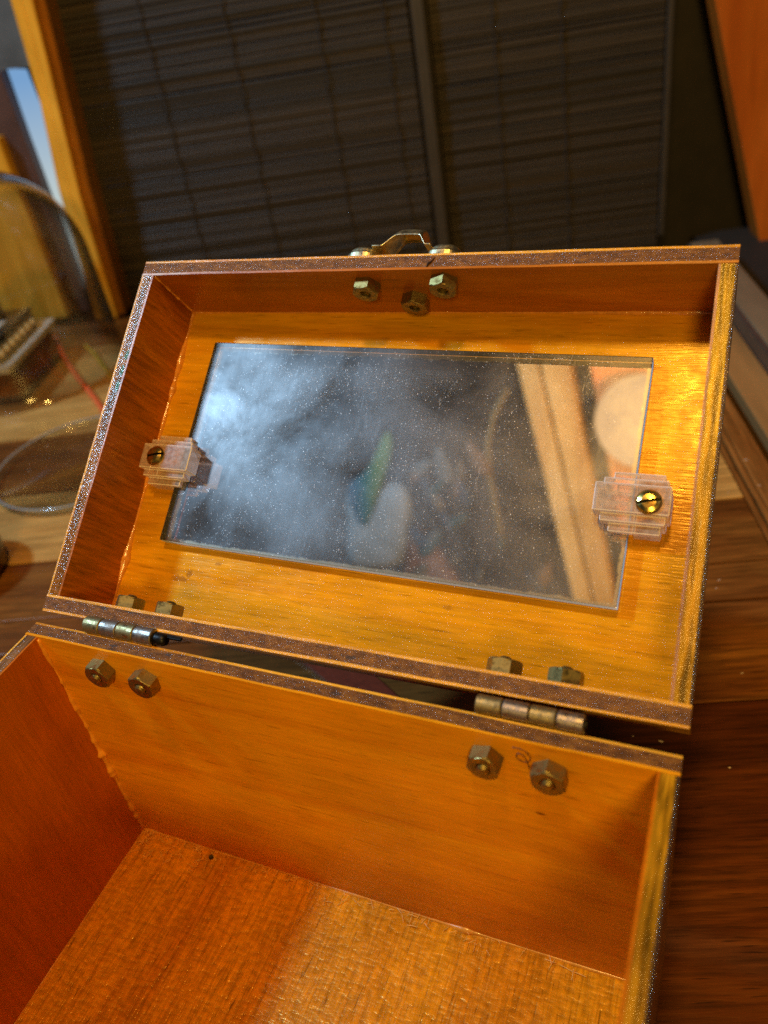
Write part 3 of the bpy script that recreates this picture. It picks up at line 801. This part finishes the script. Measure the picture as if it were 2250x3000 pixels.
# nuts
def nut(c, axis, ref, M, mat=M_nut, bolt=True, rot=0.0, af=0.0042, h=0.0041, label=None):
    """hexagonal nut with a chamfered face, threaded bore or bolt end"""
    ax = Vector(axis); rf = Vector(ref)
    rf = Matrix.Rotation(rot, 3, ax) @ rf
    bm = bmesh.new()
    e = rf.normalized(); f = ax.cross(e); c = Vector(c)
    rc = af / math.cos(R(30))
    def ring(r, z, n=6):
        return [bm.verts.new(c + ax * z + (e * math.cos(2 * math.pi * k / n) + f * math.sin(2 * math.pi * k / n)) * r) for k in range(n)]
    n = 24
    def hexr(z, rmax):
        out = []
        for k in range(n):
            a = 2 * math.pi * k / n
            am = (a % (math.pi / 3)) - math.pi / 6
            r = min(af / math.cos(am), rmax)
            out.append(bm.verts.new(c + ax * z + (e * math.cos(a) + f * math.sin(a)) * r))
        return out
    rings = [hexr(0, 1), hexr(h - 0.0006, 1), hexr(h - .0002, af * 1.06), hexr(h, af * 0.98)]
    ri = 0.0018
    rings.append([bm.verts.new(c + ax * h + (e * math.cos(2 * math.pi * k / n) + f * math.sin(2 * math.pi * k / n)) * (ri + .0004)) for k in range(n)])
    rings.append([bm.verts.new(c + ax * (h - .0004) + (e * math.cos(2 * math.pi * k / n) + f * math.sin(2 * math.pi * k / n)) * ri) for k in range(n)])
    rings.append([bm.verts.new(c + ax * 0.0005 + (e * math.cos(2 * math.pi * k / n) + f * math.sin(2 * math.pi * k / n)) * ri) for k in range(n)])
    for r0, r1 in zip(rings, rings[1:]):
        for k in range(n):
            bm.faces.new((r0[k], r0[(k + 1) % n], r1[(k + 1) % n], r1[k]))
    bm.faces.new(rings[0]); bm.faces.new(rings[-1])
    o = mesh_obj('hex_nut', bm, mat, BOX, M)
    top = h + 0.0008 if bolt else h - 0.0018
    prof = [(ri - .0001, 0.0007)]
    z = 0.001
    while z < top - 0.0004:
        prof += [(ri - .0001, z), (ri - .00035, z + .00025)]
        z += .0005
    prof += [(ri - .0002, top - .0004), (ri - .0007, top), (0, top + .0001)]
    mesh_obj('bolt_end', lathe(prof, c, axis, 20, close=False, ref=ref), M_screw if not bolt else mat, o, M, smooth=False, sub=True)
    return o
for x, z, r in ((0.0285, 0.1020, 0.1), (0.0455, 0.1018, 0.45), (0.1535, 0.1017, 0.25), (0.1700, 0.1015, 0.6)):
    nut((x, -tb, z), (0, -1, 0), (1, 0, 0), None, rot=r)
for x, z, r in ((0.0275, -0.0078, 0.3), (0.0430, -0.0078, 0.2), (0.1527, -0.0070, 0.0), (0.1690, -0.0072, 0.45)):
    nut((x, tb, z), (0, 1, 0), (1, 0, 0), LID, rot=r)
for x, z, r in ((0.0868, -0.0080, 0.05), (0.1143, -0.0065, 0.32), (0.1012, -0.0170, 0.45)):
    nut((x, D - tb, z), (0, -1, 0), (1, 0, 0), LID, bolt=False, rot=r)

# pencilled figure between the right-hand nuts
pts = [(0.1615, 0.1090), (0.1630, 0.1092), (0.1648, 0.1086), (0.1660, 0.1066), (0.1655, 0.1047), (0.1640, 0.1042), (0.1627, 0.1050), (0.1624, 0.1064), (0.1634, 0.1072), (0.1646, 0.1060), (0.1652, 0.1040), (0.1654, 0.1022)]
out = []
for i in range(len(pts) - 1):
    p0, p1, p2, p3 = [Vector(pts[max(0, min(len(pts) - 1, i + k))]) for k in (-1, 0, 1, 2)]
    for k in range(6):
        t_ = k / 6
        q = 0.5 * ((2 * p1) + (p2 - p0) * t_ + (2 * p0 - 5 * p1 + 4 * p2 - p3) * t_ ** 2 + (3 * p1 - p0 - 3 * p2 + p3) * t_ ** 3)
        out.append((q.x - .001, -tb - 0.00004, q.y - .0012))
mesh_obj('pencil_mark', tube(out, [0.00015 + 0.00005 * math.sin(i) for i in range(len(out))], 5), M_pencil, BOX)
# nick in the top rim of the lid
mesh_obj('rim_nick', tube([(0.1100, D - tb + .0008, 0.0001), (0.1104, D - tb + .002, 0.00012), (0.1112, D - tb + .0026, 0.0001), (0.1122, D - .0014, 0.0001)], [0.0002, 0.00045, 0.00028, 0.00012], 6), simple('nick_shadow', (0.02, 0.006, 0.003), .9), BOX, LID)

# hinges
def hinge(xs, dark_end, seed, rr):
    hx = (xs[0] + xs[-1]) / 2
    cy, cz = 0.0020, 0.1126
    bm = box(xs[0], xs[-1], 0.0004, 0.0012, H - 0.022, H + 0.0002, 0.0001)
    h = mesh_obj('hinge', bm, M_knA, BOX)
    for k in range(len(xs) - 1):
        bb = bmesh.new()
        lathe([(0.0011, 0), (rr - .0003, 0), (rr, .0003), (rr, xs[k + 1] - xs[k] - .0005), (rr - .0003, xs[k + 1] - xs[k] - .0002), (0.0011, xs[k + 1] - xs[k] - .0002)], (xs[k], cy, cz), (1, 0, 0), 32, bb, close=False)
        mesh_obj('knuckle', bb, M_knB if k % 2 == seed else M_knA, h, sub=True, smooth=False)
    pin = lathe([(0, 0), (0.00115, 0), (0.00115, xs[-1] - xs[0] + .0006), (0, xs[-1] - xs[0] + .0008)], (xs[0] - .0002, cy, cz), (1, 0, 0), 16)
    mesh_obj('pin', pin, M_darkm, h, sub=True)
    if dark_end:
        bb = lathe([(0.0, 0), (rr * .72, 0), (rr * .75, .0006), (rr * .70, .0030), (rr * .55, .0040), (0, .0043)], (xs[-1] + .0001, cy, cz - .0003), (1, 0, 0), 20)
        mesh_obj('end_knuckle', bb, M_darkm, h, sub=True, smooth=True)
        mesh_obj('bent_leaf', box(xs[-1] + .0036, xs[-1] + .0092, cy + .0004, cy + .0016, cz - .0001, cz + .0007, 0.0001), M_darkm, h, sub=True)
hinge([0.0205, 0.0270, 0.0336, 0.0402, 0.0472], True, 1, 0.0027)
hinge([0.1495, 0.1565, 0.1635, 0.1703, 0.1772], False, 1, 0.0024)

# mirror
mx0, mx1, my0, my1, mt = 0.0213, 0.1783, 0.0313, 0.1082, 0.0045
MIR = LID @ Matrix.Translation((0.1, 0.07, 0)) @ Matrix.Rotation(R(-0.9), 4, 'Z') @ Matrix.Translation((-0.1, -0.07, 0))
bm = box(mx0, mx1, my0, my1, zp + 0.0006, zp + mt, 0.0003)
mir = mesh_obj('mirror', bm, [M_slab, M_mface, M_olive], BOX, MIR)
bm = bmesh.new(); bm.from_mesh(mir.data)
bmesh.ops.delete(bm, geom=[f for f in bm.faces if f.normal.z < -0.9], context='FACES')
bm.to_mesh(mir.data); bm.free()
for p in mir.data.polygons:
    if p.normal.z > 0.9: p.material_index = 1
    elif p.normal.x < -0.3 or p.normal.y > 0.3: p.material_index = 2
bm = box(mx0 + .0001, mx1 - .0001, my0 + .0001, my1 - .0001, zp + 0.0001, zp + 0.0005)
sil = mesh_obj('silvering', bm, M_silver, mir, sub=True)

# clips
def clip(x0, x1, inner_left, sx, label):
    y0, y1 = (0.0514, 0.0692) if inner_left else (0.0520, 0.0704)
    # stepped solid: every step towards the middle is higher and longer than the one outside it
    ins_ = (0.0, 0.0024, 0.0047)
    zs_ = (zp + mt + 0.0001, zp + 0.0066, zp + 0.0088, zp + 0.0110)
    ends = (0.0044, 0.0020, 0.0)
    ie, oe = (1.0, 0.5) if inner_left else (0.5, 1.0)
    bmx = 0.1794 if inner_left else 0.0196
    X = sorted({x0 + e_ * ie for e_ in ends} | {x1 - e_ * oe for e_ in ends} | {bmx})
    Y = sorted({y0 + q for q in ins_} | {y1 - q for q in ins_})
    Z = [zp + 0.0001] + list(zs_)
    def occ(i, j, k):
        if not (0 <= i < len(X) - 1 and 0 <= j < len(Y) - 1 and 0 <= k < len(Z) - 1): return False
        xm = (X[i] + X[i + 1]) / 2; ym = (Y[j] + Y[j + 1]) / 2; zm = (Z[k] + Z[k + 1]) / 2
        lv = sum(1 for q in ins_[1:] if y0 + q < ym < y1 - q)
        if not (x0 + ends[lv] * ie < xm < x1 - ends[lv] * oe): return False
        if k == 0: return (xm > bmx) if inner_left else (xm < bmx)
        return zm < zs_[lv + 1]
    bm = bmesh.new()
    dirs = ((1, 0, 0), (-1, 0, 0), (0, 1, 0), (0, -1, 0), (0, 0, 1), (0, 0, -1))
    for i in range(len(X) - 1):
        for j in range(len(Y) - 1):
            for k in range(len(Z) - 1):
                if not occ(i, j, k): continue
                for dx, dy, dz in dirs:
                    if occ(i + dx, j + dy, k + dz): continue
                    if dx: c_ = [(X[i + (dx > 0)], Y[j + a_], Z[k + b_]) for a_, b_ in ((0, 0), (1, 0), (1, 1), (0, 1))]
                    elif dy: c_ = [(X[i + a_], Y[j + (dy > 0)], Z[k + b_]) for a_, b_ in ((0, 0), (1, 0), (1, 1), (0, 1))]
                    else: c_ = [(X[i + a_], Y[j + b_], Z[k + (dz > 0)]) for a_, b_ in ((0, 0), (1, 0), (1, 1), (0, 1))]
                    if dx + dy + dz < 0: c_ = c_[::-1]
                    bm.faces.new([bm.verts.new(q) for q in c_])
    bmesh.ops.remove_doubles(bm, verts=bm.verts[:], dist=1e-6)
    bmesh.ops.recalc_face_normals(bm, faces=bm.faces[:])
    bmesh.ops.dissolve_limit(bm, angle_limit=0.01, verts=bm.verts[:], edges=bm.edges[:])
    bevel(bm, 0.00022, 1)
    c = mesh_obj('mirror_clip', bm, [M_acr, M_frost, M_clipedge], BOX, LID)
    for p in c.data.polygons:
        if max(abs(q) for q in p.normal) < 0.9: p.material_index = 2
        elif abs(p.normal.z) < 0.4: p.material_index = 1
    c['label'] = label
    sy = (y0 + y1) / 2 - (0.0008 if inner_left else 0.0001)
    sb = bmesh.new()
    zt = zp + 0.0111
    rs = 0.0036
    # two half domes either side of the slot
    for sgn in (1, -1):
        hb = bmesh.new()
        lathe([(rs, 0), (rs, .0004), (rs * .85, .0010), (rs * .55, .0014), (0, .0016)], (0, 0, 0), (0, 0, 1), 40, hb, close=True)
        bmesh.ops.bisect_plane(hb, geom=hb.verts[:] + hb.edges[:] + hb.faces[:], plane_co=(0, sgn * 0.00042, 0), plane_no=(0, -sgn, 0), clear_outer=True)
        es = [e for e in hb.edges if e.is_boundary]
        if es: bmesh.ops.holes_fill(hb, edges=es, sides=0)
        join(sb, hb)
    bmesh.ops.transform(sb, matrix=Matrix.Translation((sx, sy, zt)) @ Matrix.Rotation(R(14), 4, 'Z'), verts=sb.verts[:])
    mesh_obj('screw', sb, M_screw, c, sub=True, smooth=False)
    mesh_obj('screw_slot', lathe([(0, 0), (rs * .97, 0), (rs * .97, .00012), (0, .00012)], (sx, sy, zt), seg=30), M_darkm, c, sub=True)
clip(0.1682, 0.1890, True, 0.1833, 'right clear stepped clip')
clip(0.0085, 0.0290, False, 0.0148, 'left clear stepped clip')

# latch plate and bowed handle on the lid's front face
def arch(u):
    """height profile over the handle's length: flat end, steep leg, flat-topped bow, steeper leg, flat end"""
    if u < 0.16: return 0.0
    if u > 0.90: return 0.0
    q = (u - 0.16) / 0.74
    a = min(1.0, q / 0.34); c_ = min(1.0, (1 - q) / 0.16)
    sm = lambda k: k * k * (3 - 2 * k)
    return sm(a) ** 0.8 * sm(c_) ** 0.7 * (0.94 + 0.14 * math.sin(math.pi * q))
bm = bmesh.new()
n = 44
rows = []
FT = 0.0046
for z, top in ((-0.0012, 0.0080), (-0.0016, 0.0087), (-0.0026, 0.0098), (-0.0042, 0.0113), (-0.0060, 0.0124), (-0.0078, 0.0127), (-0.0094, 0.0122), (-0.0106, 0.0112)):
    rows.append([(0.0886 + 0.0205 * (i / n), D + FT + (top - FT) * arch(i / n) + 0.0002, z) for i in range(n + 1)])
vt = [[bm.verts.new(p_) for p_ in r] for r in rows]
vb = [[bm.verts.new((p_[0], p_[1] - 0.0006, p_[2])) for p_ in r] for r in rows]
for a in range(len(rows) - 1):
    for i in range(n):
        bm.faces.new((vt[a][i], vt[a][i + 1], vt[a + 1][i + 1], vt[a + 1][i]))
        bm.faces.new((vb[a][i], vb[a][i + 1], vb[a + 1][i + 1], vb[a + 1][i]))
for i in range(n):
    bm.faces.new((vt[0][i], vt[0][i + 1], vb[0][i + 1], vb[0][i]))
    bm.faces.new((vt[-1][i], vt[-1][i + 1], vb[-1][i + 1], vb[-1][i]))
for a in range(len(rows) - 1):
    bm.faces.new((vt[a][0], vt[a + 1][0], vb[a + 1][0], vb[a][0]))
    bm.faces.new((vt[a][n], vt[a + 1][n], vb[a + 1][n], vb[a][n]))
hd = mesh_obj('handle', bm, M_handle, BOX, LID, smooth=True)
for xa, xb in ((0.0792, 0.0912), (0.1072, 0.1194)):
    bb = bmesh.new()
    hx_, hz_ = (xb - xa) / 2, 0.0066
    prof = [(1.0, 0.0001), (1.0, 0.0018), (0.94, 0.0024), (0.88, 0.0025), (0.84, 0.0036), (0.78, 0.0039), (0.70, 0.0046), (0.55, 0.0051), (0.3, 0.0054), (0.0, 0.0055)]
    lathe([(q, h_) for q, h_ in prof], (0, 0, 0), (0, 1, 0), 48, bb, close=False, ref=(1, 0, 0))
    for v in bb.verts:
        cx_ = 1 if v.co.x > 0 else -1
        v.co = Vector(((xa + xb) / 2 + cx_ * abs(v.co.x) ** 0.75 * hx_, D + v.co.y, -0.0070 + (1 if v.co.z > 0 else -1) * abs(v.co.z) ** 0.8 * hz_))
    mesh_obj('foot_plate', bb, M_handle, hd, sub=True)

# ------------------------------------------------------------ overhead things that only the mirror shows
CEIL = 1.62
KX = (CEIL + 0.09764) / (1.1 + 0.09764)
def up(p_):
    return (0.20364 + (p_[0] - 0.20364) * KX, 0.14989 + (p_[1] - 0.14989) * KX)
def slab(pts, z0, z1, bev=0.002):
    pts = [up(p_) for p_ in pts]; z0 += CEIL - 1.1; z1 += CEIL - 1.1
    bm = bmesh.new()
    a = [bm.verts.new((x, y, z0)) for x, y in pts]
    c = [bm.verts.new((x, y, z1)) for x, y in pts]
    n = len(pts)
    bm.faces.new(a[::-1]); bm.faces.new(c)
    for i in range(n):
        bm.faces.new((a[i], a[(i + 1) % n], c[(i + 1) % n], c[i]))
    bmesh.ops.recalc_face_normals(bm, faces=bm.faces[:])
    bevel(bm, bev, 1)
    return bm
def ext(a, b, k0=-0.25, k1=1.15):
    return tuple(a[i] + (b[i] - a[i]) * k0 for i in (0, 1)), tuple(a[i] + (b[i] - a[i]) * k1 for i in (0, 1))
M_ceil = wood('ceiling_beam_wood', (0.60, 0.38, 0.16), (0.52, 0.30, 0.11), (0.40, 0.2, 0.07), 'y', scale=.2, coat=.1, fine=.1, poredark=.8)
l0, l1 = ext((-0.111, -0.071), (-0.003, -0.478)); m0, m1 = ext((-0.079, -0.070), (0.025, -0.474)); q0, q1 = ext((-0.032, -0.068), (0.060, -0.470))
bt = root('ceiling_beam', (-0.13, -0.42, CEIL), 'pair of pale wooden ceiling boards reflected in the right half of the mirror', 'ceiling beam')
mesh_obj('beam_board', slab([l0, m0, m1, l1], 1.10, 1.15), M_ceil, bt)
mm0, mm1 = (m0[0] + .004, m0[1]), (m1[0] + .004, m1[1])
mesh_obj('beam_board', slab([mm0, q0, q1, mm1], 1.10, 1.15), M_ceil, bt)
r0, r1 = ext((-0.008, -0.066), (0.085, -0.468)); s0, s1 = (0.30, 0.02), (0.30, -0.53)
mesh_obj('orange_board', slab([r0, s0, s1, r1], 1.135, 1.16), simple('orange_ceiling', (0.75, 0.24, 0.06), .6, .1), bt)
gx, gy = up((0.083, -0.142))
g = root('globe_lamp', (gx, gy, CEIL - 0.05), 'pale frosted lamp globe reflected at the right end of the mirror', 'lamp')
bm = lathe([(0.0, -0.05), (0.045, -0.047), (0.08, -0.03), (0.097, 0.0), (0.08, 0.03), (0.045, 0.045), (0.0, 0.048)], (gx, gy, CEIL - 0.055), seg=40, close=False)
mesh_obj('globe', bm, emit('frosted_globe', (1.0, 0.60, 0.30), 0.85), g, smooth=True)
mesh_obj('stem', lathe([(0.012, 0), (0.012, 0.04)], (gx, gy, CEIL - 0.008), seg=16), M_nut, g, smooth=True)

def blob(name, pts, z, th, mat, label, cat, bulge=0.02):
    """soft hanging cloth-like shape: rounded outline, thicker in the middle"""
    pts = [up(p_) for p_ in pts]; z = CEIL - (1.1 - z) ; th *= KX
    bm = bmesh.new()
    cx = sum(p_[0] for p_ in pts) / len(pts); cy = sum(p_[1] for p_ in pts) / len(pts)
    N = 48
    out = []
    for i in range(N):
        f = i / N * len(pts); k = int(f); fr = f - k
        P = [Vector(pts[(k + j) % len(pts)]) for j in (-1, 0, 1, 2)]
        out.append(0.5 * ((2 * P[1]) + (P[2] - P[0]) * fr + (2 * P[0] - 5 * P[1] + 4 * P[2] - P[3]) * fr ** 2 + (3 * P[1] - P[0] - 3 * P[2] + P[3]) * fr ** 3))
    rings = []
    for s_, h in ((1, 0), (0.97, th * .5), (0.75, th * .9), (0.4, th)):
        rings.append([bm.verts.new((cx + (p_.x - cx) * s_, cy + (p_.y - cy) * s_, z - h)) for p_ in out])
    back = [bm.verts.new((p_.x, p_.y, z + th * .5)) for p_ in out]
    for a, b_ in [(back, rings[0])] + list(zip(rings, rings[1:])):
        for k in range(N):
            bm.faces.new((a[k], a[(k + 1) % N], b_[(k + 1) % N], b_[k]))
    bm.faces.new(rings[-1]); bm.faces.new(back)
    o = mesh_obj(name, bm, mat, None, smooth=True)
    o['label'] = label; o['category'] = cat
    return o
blob('cloth_bag', [(-0.402, -0.302), (-0.35, -0.28), (-0.294, -0.291), (-0.290, -0.36), (-0.300, -0.42), (-0.357, -0.446), (-0.408, -0.440), (-0.408, -0.37)], 1.10, 0.02, simple('pale_cloth', (0.16, 0.15, 0.14), .8, .2, 20), 'pale grey cloth bag hanging overhead, reflected in the middle of the mirror', 'bag')
s = NT('green_blue_cloth')
sx = s.n('ShaderNodeSeparateXYZ'); s.set(sx.inputs[0], s.tc.outputs['Generated'])
s.pbr(Base_Color=s.ramp(s.math('ADD', sx.outputs[0], s.math('MULTIPLY', s.noise(s.tc.outputs['Generated'], 4), .3)), [(0.3, (0.012, 0.045, 0.07)), (0.6, (0.014, 0.06, 0.045)), (0.8, (0.06, 0.085, 0.015))]), Roughness=0.8)
blob('green_scarf', [(-0.320, -0.19), (-0.352, -0.25), (-0.392, -0.29), (-0.382, -0.34), (-0.366, -0.36), (-0.350, -0.33), (-0.325, -0.27), (-0.308, -0.21)], 1.07, 0.008, s.m, 'green and blue scarf draped over the pale bag seen in the mirror', 'scarf')
blob('brown_sleeve', [(-0.29, -0.364), (-0.25, -0.38), (-0.205, -0.447), (-0.19, -0.52), (-0.31, -0.52), (-0.306, -0.44)], 1.10, 0.02, simple('rust_cloth', (0.12, 0.045, 0.02), .8, .2, 20), 'rust brown cloth fold reflected at the bottom middle of the mirror', 'cloth')
pl_ = root('dried_garland', (-0.3, -0.45, CEIL), 'dried leaf garland hanging overhead, reflected right of the mirror centre', 'garland')
path = [(*up(p_), CEIL - .02) for p_ in [(-0.120, -0.11, 1.08), (-0.140, -0.15, 1.08), (-0.150, -0.20, 1.08), (-0.145, -0.26, 1.08), (-0.130, -0.33, 1.08), (-0.125, -0.36, 1.08)]]
mesh_obj('stem', tube(path, 0.007, 8), simple('straw', (0.12, 0.075, 0.025), .8), pl_, smooth=True)
rl = random.Random(5)
cols = [(0.08, 0.05, 0.025), (0.02, 0.035, 0.03), (0.10, 0.05, 0.025), (0.02, 0.025, 0.035), (0.07, 0.06, 0.05)]
lm = [simple('leaf_tone_%s' % 'abcde'[i], c_, .8) for i, c_ in enumerate(cols)]
for i in range(34):
    x = rl.uniform(-0.27, -0.04); y = rl.uniform(-0.50, -0.22)
    if y > -0.30 and x > -0.16: continue
    x, y = up((x, y))
    a = rl.uniform(0.6, 2.4); l = rl.uniform(0.018, 0.05); w_ = l * rl.uniform(.25, .5)
    bm = bmesh.new(); bmesh.ops.create_icosphere(bm, subdivisions=2, radius=1)
    for v in bm.verts:
        px_, py_ = v.co.x * l, v.co.y * w_ * (1 - .4 * v.co.x)
        v.co = Vector((x + px_ * math.cos(a) - py_ * math.sin(a), y + px_ * math.sin(a) + py_ * math.cos(a), CEIL - .03 + v.co.z * .006))
    mesh_obj('leaf', bm, lm[i % 5], pl_, smooth=True)
